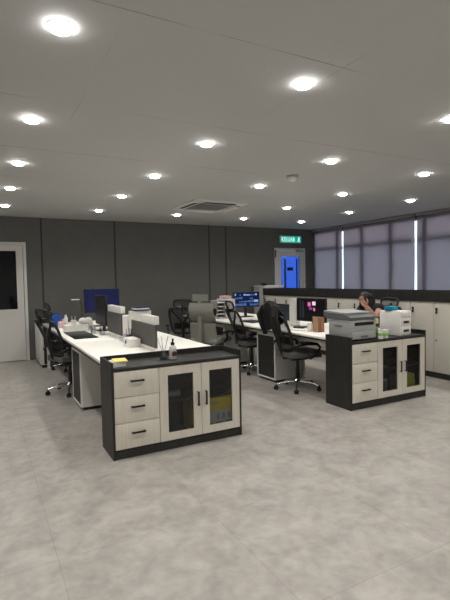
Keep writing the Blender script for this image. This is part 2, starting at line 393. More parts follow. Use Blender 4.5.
# air conditioner cassette
t = thing('ceiling_air_conditioner', 'square white four-way cassette air conditioner in the ceiling', 'air conditioner', (3.32, 6.62, H))
q = MB(); q.box(-.46, .46, -.46, -.30, -.035, 0, .008).box(-.46, .46, .30, .46, -.035, 0, .008).box(-.46, -.30, -.30, .30, -.035, 0, .008).box(.30, .46, -.30, .30, -.035, 0, .008)
q.build('panel', 'whitep', t)
g = MB().box(-.298, .298, -.298, .298, -.03, -.002)
for k in range(13): g.box(-.285, .285, -.28+k*.0455, -.262+k*.0455, -.037, -.03)
g.build('intake_grille', 'grille', t)
for k in range(4):
    X = Matrix.Rotation(k*PI/2, 4, 'Z')
    MB().box(-.27, .27, .335, .415, -.0385, -.0355, 0, 0, X).build('air_slot', 'black', t)
    MB().raw([(-.26, .34, -.038), (.26, .34, -.038), (.26, .41, -.058), (-.26, .41, -.058), (-.26, .34, -.042), (.26, .34, -.042), (.26, .41, -.062), (-.26, .41, -.062)], [[0, 1, 2, 3], [7, 6, 5, 4], [0, 4, 5, 1], [2, 6, 7, 3], [1, 5, 6, 2], [0, 3, 7, 4]], 0, X).build('louvre', 'whitep', t)
# smoke detector
t = thing('smoke_detector', 'small white round smoke detector on the ceiling between the lights', 'smoke detector', (3.29, 4.37, H))
MB().lathe([(.075, 0), (.075, -.012), (.066, -.018), (0, -.018)], n=28).build('base', 'greyplastic', t)
MB().lathe([(.05, -.018), (.056, -.028), (.05, -.05), (.036, -.06), (0, -.062)], n=28).build('sensor_cap', 'whitep', t)
MB().ball((.03, -.03, -.05), .008, n=8).build('indicator_light', 'red', t)

# ------------------------------------------------------------------ storage sideboards at the cluster ends
def handle(mb, x, y, z, L, vertical):
    if vertical: mb.tube([(x, y, z-L/2+.006), (x, y-.024, z-L/2+.006), (x, y-.024, z+L/2-.006), (x, y, z+L/2-.006)], .0055, 8); mb.box(x-.008, x+.008, y-.03, y-.02, z-L/2, z+L/2, .003)
    else: mb.tube([(x-L/2+.006, y, z), (x-L/2+.006, y-.024, z), (x+L/2-.006, y-.024, z), (x+L/2-.006, y, z)], .0055, 8); mb.box(x-L/2, x+L/2, y-.03, y-.02, z-.008, z+.008, .003)
    return mb
def sideboard(loc, label, Dp):
    W = 1.19; t = thing('sideboard', label, 'cabinet', loc, 0, 'charcoal and cream sideboards at the ends of the desk rows')
    # origin: front left bottom corner; y grows to the back
    c = MB(); zt, zg = .742, .79
    c.box(0, .018, 0, Dp, 0, zg).box(W-.018, W, 0, Dp, 0, zg).box(.018, W-.018, Dp-.018, Dp, 0, zg)
    c.box(.018, W-.018, .012, Dp-.018, .062, .078).box(.392, .408, .022, Dp-.018, .078, .712)
    c.build('carcass', 'dark', t)
    box('top_board', 'dark', .018, W-.018, -.004, Dp-.018, .714, zt, t, .002)
    box('plinth', 'dark', .018, W-.018, .006, .03, 0, .062, t)
    box('shelf', 'dark', .408, W-.018, .03, Dp-.018, .385, .4, t)
    for k in range(3):
        z0 = .080+k*.2115
        d = box('drawer', 'cream', .021, .396, -.002, .018, z0, z0+.2075, t, .0015)
        handle(MB(), .208, -.002, z0+.128, .115, False).build('handle', 'blackmetal', d)
    for k, (a, b) in enumerate(((.400, .785), (.789, W-.021))):
        f = MB(); z0, z1 = .080, .7105; st = .075; ra, rb = .072, .065
        f.box(a, a+st, -.002, .018, z0, z1).box(b-st, b, -.002, .018, z0, z1).box(a+st, b-st, -.002, .018, z0, z0+rb).box(a+st, b-st, -.002, .018, z1-ra, z1)
        d = f.build('door', 'cream', t)
        box('glass_pane', 'cabglass', a+st, b-st, .006, .010, z0+rb, z1-ra, d)
        handle(MB(), b-.036 if k == 0 else a+.036, -.002, .405, .125, True).build('handle', 'blackmetal', d)
    return t
AX, AY, BX, BY = .883, 3.568, 3.437, 3.583
sideboard((AX, AY, 0), 'charcoal and cream sideboard at the end of the left desks, yellow box behind its glass', .37)
sideboard((BX, BY, 0), 'charcoal and cream sideboard at the end of the right desks, printer on its top', .40)
ZT = .743
# things inside the left sideboard
def carton(x0, x1, y0, y1, z0, z1, label, yl=.4, g='boxes inside the glass sideboards'):
    t = thing('carton', label, 'box', ((x0+x1)/2, (y0+y1)/2, z0), 0, g)
    hx, hy, h = (x1-x0)/2, (y1-y0)/2, z1-z0
    MB().box(-hx, hx, -hy, hy, 0, h*(1-yl)).build('body', 'boxwhite', t)
    MB().box(-hx, hx, -hy, hy, h*(1-yl), h).build('lid', 'yellow', t)
    b = MB()
    for a in (.08, .42, .72): b.box(-hx+2*hx*a, -hx+2*hx*(a+.2), -hy-.0015, -hy, h*.05, h*.24)
    b.build('printed_panel', 'boxgreen', t)
    b = MB()
    for a in (.45, .62, .78): b.box(-hx+2*hx*a, -hx+2*hx*(a+.07), -hy-.0015, -hy, h*.33, h*.5)
    b.box(-hx+2*hx*.05, -hx+2*hx*.5, -hy-.0015, -hy, h*.82, h*.86)
    b.build('printed_mark', 'boxgrey', t)
    return t
carton(AX+.80, AX+1.135, AY+.032, AY+.30, .079, .375, 'white box with a yellow lid behind the right glass door of the left sideboard')
carton(AX+.735, AX+.775, AY+.10, AY+.30, .079, .345, 'narrow yellow-topped box behind the left glass door of the left sideboard', .9)
t = thing('paper_roll', 'grey roll lying on the upper shelf of the left sideboard', 'roll', (AX+.52, AY+.14, .4005))
MB().tube([(-.10, 0, .036), (.12, .02, .036)], .036, 16).build('roll', 'boxgrey', t); MB().tube([(-.104, 0, .036), (-.1, 0, .036)], .014, 10).build('core', 'woodl', t)
# inside right sideboard
for k in range(3):
    tag(MB().box(-.105, .105, -.1, .1, 0, .066, .01).build('packet', 'lime', None, (BX+.97+.008*(k % 2), BY+.16, .0785+k*.0665)),
        ['bottom', 'middle', 'top'][k]+' lime packet of the stack inside the right sideboard', 'packet', 'lime packets in the right sideboard')
t = thing('storage_bottle', 'pale blue bottle on the shelf inside the right sideboard', 'bottle', (BX+.50, BY+.15, .4005))
MB().lathe([(.032, 0), (.036, .01), (.036, .13), (.02, .16), (.014, .175)], n=20).build('body', mat('pale_blue_plastic', (.2, .3, .36), .4), t); MB().lathe([(.017, .175), (.017, .2), (0, .2)], n=16).build('cap', 'black', t)
t = thing('storage_jar', 'grey jar at the bottom of the right sideboard', 'jar', (BX+.64, BY+.15, .0785))
MB().lathe([(.045, 0), (.05, .01), (.05, .13), (.042, .145)], n=20).build('body', 'printerd', t); MB().lathe([(.046, .145), (.046, .165), (0, .165)], n=20).build('lid', 'greyplastic', t)

# ------------------------------------------------------------------ desks
def desk(x0, x1, y0, y1, side, label, n):
    """side -1: user sits at x0 side"""
    t = thing('desk', label, 'desk', ((x0+x1)/2, (y0+y1)/2, 0), 0, 'white desks of the two clusters')
    hx, hy = (x1-x0)/2-.001, (y1-y0)/2-.001
    box('tabletop', 'white', -hx, hx, -hy, hy, .725, .75, t, .002)
    s = side
    box('gap_shade', 'black', min(s*hx, s*hx-s*.03), max(s*hx, s*hx-s*.03), -hy, hy, .706, .725, t)  # black strip stands in for the dark gap of shade below the tabletop
    xo = s*hx-s*.05
    box('beam', 'frame', min(xo, xo-s*.04), max(xo, xo-s*.04), -hy, hy, .664, .704, t)
    xi = -s*hx+s*.08
    box('beam', 'frame', min(xi, xi+s*.04), max(xi, xi+s*.04), -hy, hy, .664, .706, t)
    for yy in (-hy+.03, hy-.07):
        if n == 2 and yy > 0: MB().box(min(xo, xo-s*.04), max(xo, xo-s*.04), yy, yy+.04, 0, .664).build('leg', 'frame', t)
        l = MB(); l.box(min(xi, xi+s*.04), max(xi, xi+s*.04), yy, yy+.04, 0, .664); l.build('leg', 'frame', t)
    return t
def pedestal(x0, x1, y0, y1, side, label):
    t = thing('drawer_pedestal', label, 'drawer unit', ((x0+x1)/2, (y0+y1)/2, 0), 0, 'white drawer pedestals with charcoal fronts under the desks')
    hx, hy = (x1-x0)/2, (y1-y0)/2; s = side
    xa, xb = (-hx+.018, hx) if s < 0 else (-hx, hx-.018)
    box('carcass', 'frame', xa, xb, -hy, hy, .035, .655, t)
    box('plinth', 'black', xa+.01, xb-.01, -hy+.012, hy-.012, 0, .035, t)
    fx = sorted((s*hx, s*(hx-.018)))
    fr = MB(); a = .02
    fr.box(fx[0], fx[1], -hy, -hy+a, .035, .655).box(fx[0], fx[1], hy-a, hy, .035, .655).box(fx[0], fx[1], -hy+a, hy-a, .035, .035+a).box(fx[0], fx[1], -hy+a, hy-a, .655-a, .655)
    fr.build('front_rim', 'whitep', t)
    dx = sorted((s*(hx-.004), s*(hx-.018)))
    for z0, z1 in ((.057, .245), (.249, .437), (.441, .633)):
        d = box('drawer', 'dark', dx[0], dx[1], -hy+a+.001, hy-a-.001, z0, z1, t)
    return t
LA0, LA1, AM = .885, 2.09, 1.4875
LB0, LB1, BM = 3.437, 4.637, 4.037
seg_a = [(3.945, 5.32), (5.32, 6.71), (6.71, 8.10)]; seg_b = [(3.99, 5.35), (5.35, 6.73), (6.73, 8.12)]
nm = ['nearest', 'middle', 'farthest']
for k, (a, b) in enumerate(seg_a):
    desk(LA0, AM, a, b, -1, 'white desk, %s on the outer left side of the left cluster' % nm[k], k)
    desk(AM, LA1, a, b, 1, 'white desk, %s on the aisle side of the left cluster' % nm[k], k)
for k, (a, b) in enumerate(seg_b):
    desk(LB0, BM, a, b, -1, 'white desk, %s on the aisle side of the right cluster' % nm[k], k)
    desk(BM, LB1, a, b, 1, 'white desk, %s on the cabinet side of the right cluster' % nm[k], k)
pedestal(.935, 1.37, 5.16, 5.66, -1, 'white drawer pedestal with charcoal front under the left desks, behind the left sideboard')
pedestal(3.505, 3.95, 5.10, 5.55, -1, 'white drawer pedestal with charcoal front between the two black chairs of the right desks')
pedestal(3.505, 3.95, 6.56, 6.92, -1, 'white drawer pedestal with charcoal front at the far end of the right desks')
pedestal(1.61, 2.04, 5.16, 5.6, 1, 'white drawer pedestal under the aisle side of the left desks')

# low white cabinet near the left door
t = thing('low_cabinet', 'low white cabinet on a black base beside the left door', 'cabinet', (.845, 8.12, 0))
box('body', 'frame', 0, .42, 0, .84, .05, .745, t, .003); box('plinth', 'black', .02, .42, .0, .84, 0, .05, t); box('top_board', 'frame', -.008, .428, -.008, .848, .745, .775, t, .003)
fr = box('end_panel', 'dark', .05, .41, -.006, 0, .06, .735, t)

# ------------------------------------------------------------------ tall cabinet run
P0 = 4.17
box_n = 0
for k in range(-4, 8):
    pass
for u in range(7):
    yb = 8.46-.78*u; ya = yb-.78
    t = thing('locker_cabinet', 'tall cream two-door cabinet, %s from the far end of the row under the window' % ['first', 'second', 'third', 'fourth', 'fifth', 'sixth', 'seventh'][u], 'cabinet', (5.55, ya, 0), 0, 'cream cabinets in the row by the window')
    box('carcass', 'locker', .02, .45, .001, .779, .08, 1.068, t)
    box('plinth', 'dark', .012, .44, 0.001, .779, 0, .08, t)
    for j in range(2):
        d = box('door', 'locker', 0, .0195, .003+.39*j, .387+.39*j, .084, 1.066, t, .0012)
        yy = .36 if j == 0 else .36+.39
        lk = MB(); lk.box(-.012, 0, yy-.03, yy-.002, .945, .985, .004); lk.build('lock', 'black', d)
        MB().box(-.022, 0, yy-.026, yy-.006, .905, .938, .004).build('pull', 'black', d)
        X = Matrix.Translation((0, yy-.014, .532)) @ Matrix.Rotation(-PI/2, 4, 'Y')
        MB().lathe([(.01, 0), (.01, .006), (.0, .007)], n=14, X=X).build('keyhole', 'chrome', d)
tp = MB(); ya, yb = 8.46-.78*7, 8.49
tp.box(5.535, 6.02, ya, yb, 1.069, 1.10).box(5.535, 5.56, ya, yb, 1.10, 1.215).box(5.995, 6.02, ya, yb, 1.10, 1.215).box(5.56, 5.995, yb-.025, yb, 1.10, 1.215).box(5.56, 5.995, ya, ya+.025, 1.10, 1.215).box(5.56, 5.995, ya+.025, yb-.025, 1.10, 1.195)
tag(tp.build('cabinet_top', 'dark'), 'long charcoal top with raised rim over the row of cream cabinets', 'worktop')
tag(box('end_panel', 'dark', 5.55, 6.0, 8.462, 8.49, 0, 1.068), 'charcoal end panel closing the far end of the cream cabinet row', 'panel')
# filing cabinet against the back wall
t = thing('filing_cabinet', 'white filing cabinet against the back wall left of the blue door', 'cabinet', (5.66, 8.62, 0))
box('body', 'frame', 0, .52, 0, .45, .04, 1.235, t, .003); box('plinth', 'black', .01, .51, .012, .44, 0, .04, t); box('top_board', 'whitep', -.01, .53, -.012, .46, 1.235, 1.27, t, .003)
for k in range(3):
    d = box('drawer', 'frame', .01, .51, -.01, 0, .05+k*.395, .435+k*.395, t, .002); handle(MB(), .26, -.01, .33+k*.395, .14, False).build('handle', 'blackmetal', d)
t = thing('desk_phone', 'small black handset on the white filing cabinet', 'phone', (5.70, 8.7, 1.2705))
MB().box(-.04, .04, -.07, .07, 0, .03, .008).build('base', 'black', t); MB().box(-.02, .02, -.08, .08, .031, .058, .009).build('handset', 'black', t)

# ------------------------------------------------------------------ chairs
def make_chair():
    """faces local +x, origin on the floor under the seat"""
    t = thing('office_chair', '', 'chair', (0, 0, 0), 0, 'black mesh office chairs with headrests')
    MB().lathe([(.045, .075), (.05, .085), (.05, .115), (.034, .135), (.03, .14)], n=18).build('hub', 'chrome', t)
    for k in range(5):
        a = 2*PI*k/5+.35; c, s = math.cos(a), math.sin(a)
        lg = MB(); lg.tube([(c*.04, s*.04, .105), (c*.16, s*.16, .098), (c*.285, s*.285, .072)], [.024, .021, .014], 10, flat=.8).build('base_leg', 'chrome', t)
        lg = t.children[-1]
        cs = MB(); X = Matrix.Translation((c*.285, s*.285, 0)) @ Matrix.Rotation(a+.6, 4, 'Z')
        for q in (-.021, .008): cs.tube([(0, q, .027), (0, q+.004, .027), (0, q+.013, .027)], [.024, .027, .024], 16, X=X)
        cs.box(-.02, .02, -.01, .01, .03, .06, .006, X=X).tube([(0, 0, .05), (0, 0, .075)], .008, 8, X=X)
        cs.build('caster', 'rubber', lg)
    MB().lathe([(.027, .14), (.027, .27), (.019, .272), (.019, .40)], n=16).build('gas_column', 'black', t)
    m = MB().box(-.12, .11, -.08, .08, .385, .43, .012); m.tube([(.04, .08, .41), (.04, .2, .408), (.04, .24, .405)], .006, 8); m.build('mechanism', 'black', t)
    # seat
    st = MB(); n = 13; rows = []
    def seatpt(u, v):
        su = 1-abs(v)**3*.10
        x = -.23+.48*u; y = v*.245*(1-.12*(1-u)**2)
        return x, y
    b = bmesh.new(); bmesh.ops.create_cube(b, size=1); bmesh.ops.subdivide_edges(b, edges=b.edges[:], cuts=7, use_grid_fill=True)
    for v in b.verts:
        x, y, z = v.co*2
        r = max(abs(x), abs(y)); rr = math.hypot(x, y)
        if rr > 1e-6: k = r/rr*(.35)+.65*min(1, 1/max(rr, r) if False else 1); x, y = x*(.55+.45*r/rr*1.0)if r > .99 else x, y*(.55+.45*r/rr)if r > .99 else y
        ed = max(abs(x), abs(y))**4
        zz = .468+z*.036*(1-.35*ed)+(-.028*max(0, x-.55)**2*5 if z > -2 else 0)
        v.co = Vector((x*.245+.01, y*.25*(1.0 if x > -.3 else 1+.18*(x+.3)), zz))
    MB().bm(b).build('seat', 'seat', t)
    MB().box(-.2, .2, -.19, .19, .424, .436, .004).build('seat_pan', 'black', t)
    # backrest: outline in (y,z), x from curve
    def bx(z, y): return -.185-.40*(z-.50)+.05*math.sin((z-.5)/.48*PI)*.6+.10*(abs(y)/.24)**2*.35
    out = []
    for (y, z) in [(-.15, .53), (-.19, .60), (-.215, .72), (-.232, .86), (-.225, .94), (-.19, .965), (-.1, .957), (0, .953)]: out.append((y, z))
    full = out+[(-y, z) for y, z in out[-2::-1]]
    full += [(y, .515) for y in (.08, 0, -.08)]
    back = MB().tube([(bx(z, y), y, z) for y, z in full], .0175, 10, closed=True)
    back.build('back_frame', 'black', t); bf = t.children[-1]
    rows = []
    for i in range(11):
        z = .525+i*.043; h = None
        hw = .15+(.232-.15)*min(1, (z-.53)/.30); hw = min(hw, .225)
        rows.append([(bx(z, hw*j)+.0, hw*j, z) for j in [-1+q*.2 for q in range(11)]])
    MB().sheet(rows, .005).build('mesh_panel', 'mesh', bf)
    sp = MB()
    sp.tube([(-.08, 0, .405), (-.20, 0, .42), (-.245, 0, .50), (bx(.62, 0)-.05, 0, .62), (bx(.72, 0)-.045, 0, .72)], [.024, .026, .026, .024, .022], 10, flat=.7)
    for q in (-1, 1): sp.tube([(bx(.70, 0)-.045, 0, .70), (bx(.80, 0)-.035, q*.07, .80), (bx(.9, .15)-.012, q*.155, .90), (bx(.95, .18), q*.185, .95)], [.022, .018, .016, .015], 10)
    sp.build('spine', 'black', t)
    MB().sheet([[(bx(z, y)+.028, y, z) for y in [-.15+.3*j/8 for j in range(9)]] for z in [.60+.02*i for i in range(6)]], .02).build('lumbar_support', 'black', t)
    # headrest
    MB().tube([(bx(.94, 0)-.012, 0, .90), (bx(.97, 0)-.02, 0, .97), (-.385, 0, 1.03)], .014, 8, flat=1.6).build('headrest_stem', 'black', t)
    def hx(z, y): return -.372+.25*(y/.14)**2*.12-.22*(z-1.0)
    hr = [(-.12, .985), (-.145, 1.0), (-.15, 1.045), (-.135, 1.09), (-.1, 1.10), (0, 1.103)]
    hr = hr+[(-y, z) for y, z in hr[-2::-1]]+[(.05, .978), (-.05, .978)]
    MB().tube([(hx(z, y), y, z) for y, z in hr], .0145, 8, closed=True).build('headrest_frame', 'black', t); hf = t.children[-1]
    MB().sheet([[(hx(z, y), y, z) for y in [-.14+.28*j/8 for j in range(9)]] for z in [.985+.115*i/5 for i in range(6)]], .012).build('headrest_mesh', 'mesh', hf)
    # loop armrests
    for q in (-1, 1):
        ar = MB(); y = q*.275
        ar.tube([(.06, q*.16, .427), (.05, q*.235, .43), (.06, y, .455), (.135, y, .52), (.165, y, .565), (.12, y, .61), (.0, y, .62), (-.12, y, .615), (-.2, y*.96, .60), (-.235, y*.80, .57)], [.017, .018, .018, .017, .017, .018, .018, .018, .017, .013], 10)
        ar.build('armrest', 'black', t); aa = t.children[-1]
        MB().box(-.12, .13, y-.038, y+.038, .632, .652, .009).build('arm_pad', 'black', aa)
    return t
ch = make_chair()
def place(x, y, deg, label, z=0):
    global used
    if not used: used = True; ch.location = (x, y, 0); ch.rotation_euler = (0, 0, math.radians(deg)); ch['label'] = label; return ch
    return dup(ch, (x, y, 0), math.radians(deg), label)
used = False
place(.985, 6.12, 20, 'black mesh office chair with headrest, nearest at the left desks, before the low white cabinet')
place(1.27, 7.74, 6, 'black mesh office chair at the left desks, only its headrest showing beside the blue bag')
place(3.12, 7.36, 66, 'black mesh office chair seen square from behind between the two desk clusters')
place(3.64, 5.92, -8, 'black mesh office chair at the right desks, in front of the blue multi-window monitor')
place(3.57, 4.68, -7, 'black mesh office chair nearest at the right desks, with a black jacket over its headrest')
place(5.06, 4.80, 184, 'black mesh office chair that the seated person occupies, in front of the cream cabinets')
# grey high-back chair
t = thing('high_back_chair', 'grey upholstered high-back office chair with a black cushion, between the desk clusters', 'chair', (3.21, 6.46, 0), math.radians(32))
MB().lathe([(.045, .075), (.05, .115), (.03, .14)], n=18).build('hub', 'black', t)
for k in range(5):
    a = 2*PI*k/5; c, s = math.cos(a), math.sin(a)
    lg = MB().tube([(c*.04, s*.04, .105), (c*.29, s*.29, .072)], [.024, .015], 10).build('base_leg', 'black', t)
    cs = MB(); X = Matrix.Translation((c*.29, s*.29, 0)) @ Matrix.Rotation(a+.5, 4, 'Z')
    cs.tube([(0, -.021, .027), (0, .021, .027)], .027, 14, X=X).tube([(0, 0, .04), (0, 0, .075)], .009, 8, X=X); cs.build('caster', 'rubber', lg)
MB().lathe([(.027, .14), (.027, .27), (.02, .272), (.02, .43)], n=16).build('gas_column', 'black', t)
MB().box(-.24, .26, -.25, .25, .43, .52, .035, seg=3).build('seat', 'meshgrey', t)
MB().sheet([[(-.23-.16*(z-.5)+.03*(y/.22)**2, y*(1-.25*(z-.46)), z) for y in [-.24+.06*j for j in range(9)]] for z in [.46+.06*i for i in range(6)]], .035).build('lower_back', 'meshgrey', t)
MB().sheet([[(-.27-.10*(z-.78)+.07*(y/.22)**2-.05*math.sin((z-.82)/.26*PI), y, z) for y in [-.215+.054*j for j in range(9)]] for z in [.80+.045*i for i in range(7)]], .04).build('upper_back', 'meshgrey', t)
MB().sheet([[(-.315+.05*(y/.15)**2, y, z) for y in [-.13+.0325*j for j in range(9)]] for z in [1.11+.025*i for i in range(5)]], .045).build('headrest', 'meshgrey', t)
MB().box(-.33, -.29, -.03, .03, .42, 1.16, .01).build('spine', 'meshgrey', t)
MB().tube([(-.20, -.2, .93), (-.19, 0, .94), (-.20, .2, .93)], [.065, .07, .065], 14, flat=.9).build('lumbar_cushion', 'blackcloth', t)
for q in (-1, 1):
    ar = MB().tube([(0, q*.25, .45), (.0, q*.30, .5), (.0, q*.3, .60)], .018, 8).build('armrest', 'black', t); MB().box(-.13, .12, q*.3-.04, q*.3+.04, .60, .63, .01).build('arm_pad', 'black', ar)

# jacket over the nearest right chair
rnd = random.Random(3)
jb = MB(); X = Matrix.Translation((3.575, 4.68, 0)) @ Matrix.Rotation(math.radians(-7), 4, 'Z')
rows = []
for i in range(15):
    u = i/14; r = []
    for j in range(13):
        v = -1+2*j/12
        if u < .5: zc = .80+.36*(u/.5); xo = -.36-.10*(u/.5)+.015*math.sin(v*7+u*5)
        else: zc = 1.16-.26*((u-.5)/.5); xo = -.325+.16*(u-.5)+.015*math.sin(v*6+u*4)
        if .4 < u < .6: zc = 1.145-.25*(u-.5)**2*8; xo = -.445+.11*(u-.4)/.2
        ww = .185+.03*math.sin(u*9)-(.04 if .35 < u < .65 else 0)
        r.append((xo, v*ww, zc-.075*abs(v)**2.2+.012*math.sin(v*11+u*13)))
    rows.append(r)
jb.sheet(rows, .018, X=X)
jk = thing('jacket', 'black jacket draped over the headrest of the nearest right chair', 'jacket', (0, 0, 0))
jb.build('body', 'blackcloth', jk)
for q in (-1, 1): MB().tube([(-.40, q*.15, 1.08), (-.44, q*.20, .97), (-.40, q*.205, .84), (-.36, q*.20, .72)], [.04, .045, .04, .03], 10, X=X).build('sleeve', 'blackcloth', jk)

# ------------------------------------------------------------------ desk screens and shelves on the left cluster
ZD = .7505
def desk_screen(x, y0, y1, z1, m, fm, label, g, lg):
    t = thing('desk_screen', label, 'desk screen', (x, (y0+y1)/2, ZD), 0, g); hy = (y1-y0)/2; h = z1-ZD
    box('panel', m, -.011, .011, -hy+.014, hy-.014, .03, h, t)
    f = MB().box(-.014, .014, -hy, hy, .012, .03); f.build('bottom_rail', fm, t)
    MB().box(-.013, .013, -hy, -hy+.014, .03, h).box(-.013, .013, hy-.014, hy, .03, h).build('end_post', m, t)
    MB().box(-.006, .05, lg[0]-(y0+y1)/2, lg[1]-(y0+y1)/2, h+.0, h+.082, .004).build('top_ledge', 'whitep', t)
    for q in (-1, 1): box('foot_clamp', fm, -.03, .03, q*hy*.75-.02, q*hy*.75+.02, 0, .012, t)
    return t
desk_screen(1.475, 4.16, 4.93, 1.005, 'screen', 'whitep', 'grey fabric desk screen nearest on the left desks, behind the reed diffuser', 'grey screens along the left desks', (4.20, 4.58))
desk_screen(1.475, 5.36, 6.03, 1.045, 'screen', 'whitep', 'grey fabric desk screen farther along the left desks, beside the black monitor', 'grey screens along the left desks', (5.38, 6.01))
t = thing('computer_tower', 'white computer tower standing between the two grey screens on the left desks', 'computer', (1.545, 5.20, ZD))
box('case', 'whitep', -.08, .08, -.10, .10, .01, .285, t, .005); box('front_panel', 'frame', -.078, .078, -.107, -.10, .015, .28, t, .002)
for q in (-1, 1): box('foot', 'black', q*.06-.02, q*.06+.02, -.09, .09, 0, .01, t)
MB().lathe([(.008, 0), (.008, .004), (0, .004)], n=12, X=Matrix.Translation((-.05, -.107, .25)) @ Matrix.Rotation(PI/2, 4, 'X')).build('power_button', 'black', t)
t = thing('file_holder', 'tall white file holder in front of the white computer tower, navy folders on top', 'file holder', (1.60, 5.02, ZD))
q = MB().box(-.125, .11, -.05, -.042, 0, .345).box(-.125, .11, .042, .05, 0, .345).box(-.125, -.115, -.042, .042, 0, .345).box(.10, .11, -.042, .042, 0, .345).box(-.115, .10, -.042, .042, 0, .01); q.build('holder', 'whitep', t)
MB().box(-.113, .098, -.04, .04, .01, .335).build('file_block', 'paper', t)
for k in range(3):
    tag(MB().box(-.085, .085, -.07, .07, 0, .016, .003, X=Matrix.Rotation(.12*(k-1), 4, 'Z')).build('folder', ['navy', 'whitep', 'navy'][k], None, (1.60, 5.02, ZD+.3455+k*.0165)),
        ['navy folder at the bottom of the pile', 'white folder in the middle of the pile', 'navy folder at the top of the pile'][k]+' on the white file holder', 'folder', 'folders piled on the white file holder')
t = thing('tissue_box', 'white box with a black opening in front of the nearest grey screen', 'box', (1.39, 4.68, ZD), 0)
box('body', 'whitep', -.06, .06, -.115, .115, 0, .085, t, .006); MB().lathe([(.022, 0), (.02, .004), (0, .004)], n=18, X=Matrix.Translation((-.06, .02, .045)) @ Matrix.Rotation(-PI/2, 4, 'Y')).build('opening', 'black', t)
t = thing('pen_cup', 'small dark pen cup with pens beside the grey screen on the left desk', 'pen holder', (1.415, 4.86, ZD))
MB().lathe([(.03, 0), (.032, .1), (.028, .1), (.027, .006), (0, .006)], n=18).build('cup', 'navy', t)
for k in range(5): a = k*1.3; MB().tube([(.01*math.cos(a), .01*math.sin(a), .008), (.035*math.cos(a), .035*math.sin(a), .165)], .004, 6).build('pen', ['black', 'navy', 'red', 'whitep', 'black'][k], t)
t = thing('lotion_bottle', 'small pale violet bottle beside the pen cup on the left desk', 'bottle', (1.40, 4.98, ZD))
MB().lathe([(.022, 0), (.024, .008), (.024, .085), (.012, .1)], n=18).build('body', mat('pale_violet', (.4, .38, .5), .4), t); MB().lathe([(.012, .1), (.012, .125), (0, .125)], n=14).build('cap', 'whitep', t)

# monitors
def monitor(loc, rz, wd, z0, z1, face, label, patches=(), base=True, d=.03):
    """screen faces local -y"""
    t = thing('monitor', label, 'monitor', loc, rz, 'computer monitors on the desks'); b0, b1 = z0-loc[2], z1-loc[2]; hw = wd/2
    box('housing', 'black', -hw, hw, 0, d, b0, b1, t, .006); sc = box('screen', face, -hw+.009, hw-.009, -.0015, 0, b0+.016, b1-.009, t)
    for k, (u0, u1, v0, v1, m) in enumerate(patches):
        ww, hh = wd-.03, b1-b0-.035
        box('screen_window', m, -hw+.015+u0*ww, -hw+.015+u1*ww, -.0035, -.002, b0+.02+v0*hh, b0+.02+v1*hh, sc)
    MB().tube([(0, .05, .012), (0, .06, (b0+b1)*.35), (0, d+.01, (b0+b1)/2)], [.022, .02, .018], 10, flat=1.3).build('stand', 'black', t)
    MB().box(-.12, .12, -.05, .13, 0, .012, .004).build('base', 'black', t)
    return t
monitor((1.63, 7.0, ZD), 0, .535, .96, 1.325, 'navyscr', 'large monitor with a navy blue screen turned to the viewer on the left desks')
monitor((1.45, 6.36, ZD), -PI/2+.02, .56, .83, 1.245, 'scrblack', 'black monitor seen nearly edge-on beside the navy screen')
rp = random.Random(5); pt = []
for r in range(4):
    x = .02
    while x < .93:
        ww = rp.uniform(.07, .2); pt.append((x, min(.98, x+ww-.02), r*.25+.04, r*.25+rp.uniform(.12, .23), rp.choice(['bluepatch', 'bluepatch', 'lightpatch', 'navyscr']))); x += ww
monitor((4.19, 6.96, ZD), -.06, .53, .925, 1.20, 'navyscr', 'monitor covered with small blue windows on the far right desk', pt)
monitor((3.97, 5.62, ZD), -PI/2-.05, .50, .79, 1.05, 'scrdim', 'dark monitor left of the white tower on the right desks')
monitor((3.97, 4.90, ZD), -PI/2+.12, .55, .83, 1.155, 'scrblack', 'dark monitor showing pink and white flowers, behind the nearest right chair',
        [(.40, .50, .66, .86, 'pinkpatch'), (.56, .68, .72, .9, 'whitepatch'), (.44, .56, .5, .62, 'violetpatch'), (.6, .66, .45, .6, 'pinkpatch'), (.1, .16, .1, .95, 'scrdim'), (.2, .26, .1, .9, 'scrdim')])

# left desk clutter
tag(MB().box(-.14, .14, -.40, .40, 0, .012, .004).build('desk_pad', 'scrblack', None, (1.105, 6.0, ZD)), 'flat black glossy pad on the left desk in front of the black chair', 'desk pad')
t = thing('riser_box', 'low white riser box on the left desk behind the black pad', 'box', (1.15, 6.56, ZD))
box('shell', 'whitep', -.155, .155, -.1, .1, 0, .09, t, .004)
box('drawer_front', 'white', -.145, .145, -.105, -.1, .01, .08, t)
t = thing('straw_cup', 'white cup with two straws on the white riser box', 'cup', (1.12, 6.53, .8415))
MB().lathe([(.03, 0), (.04, .065), (.036, .065), (.027, .005), (0, .005)], n=20).build('cup', 'whitep', t)
for q in (-1, 1): MB().tube([(q*.01, 0, .006), (q*.025, .01, .12)], .004, 6).build('straw', 'whitep', t)
rb = random.Random(2)
def blob(name, m, c, r, label, cat, jit=.13, n=14):
    o = MB().ball((0, 0, r[2]), r, n=n, jit=jit, rnd=rb)
    for v in o.v:
        if v.z < .06*r[2]: v.z = 0
    mn = min(v.z for v in o.v)
    for v in o.v: v.z -= mn
    return tag(o.build(name, m, None, c), label, cat)
blob('plastic_bag', 'tissue', (1.245, 6.53, .8415), (.062, .055, .045), 'crumpled white plastic bag on the white riser box', 'bag')
blob('plush_cloth', 'tissue', (1.36, 6.75, ZD), (.07, .07, .085), 'rumpled white cloth beside the monitor stand on the left desk', 'cloth')
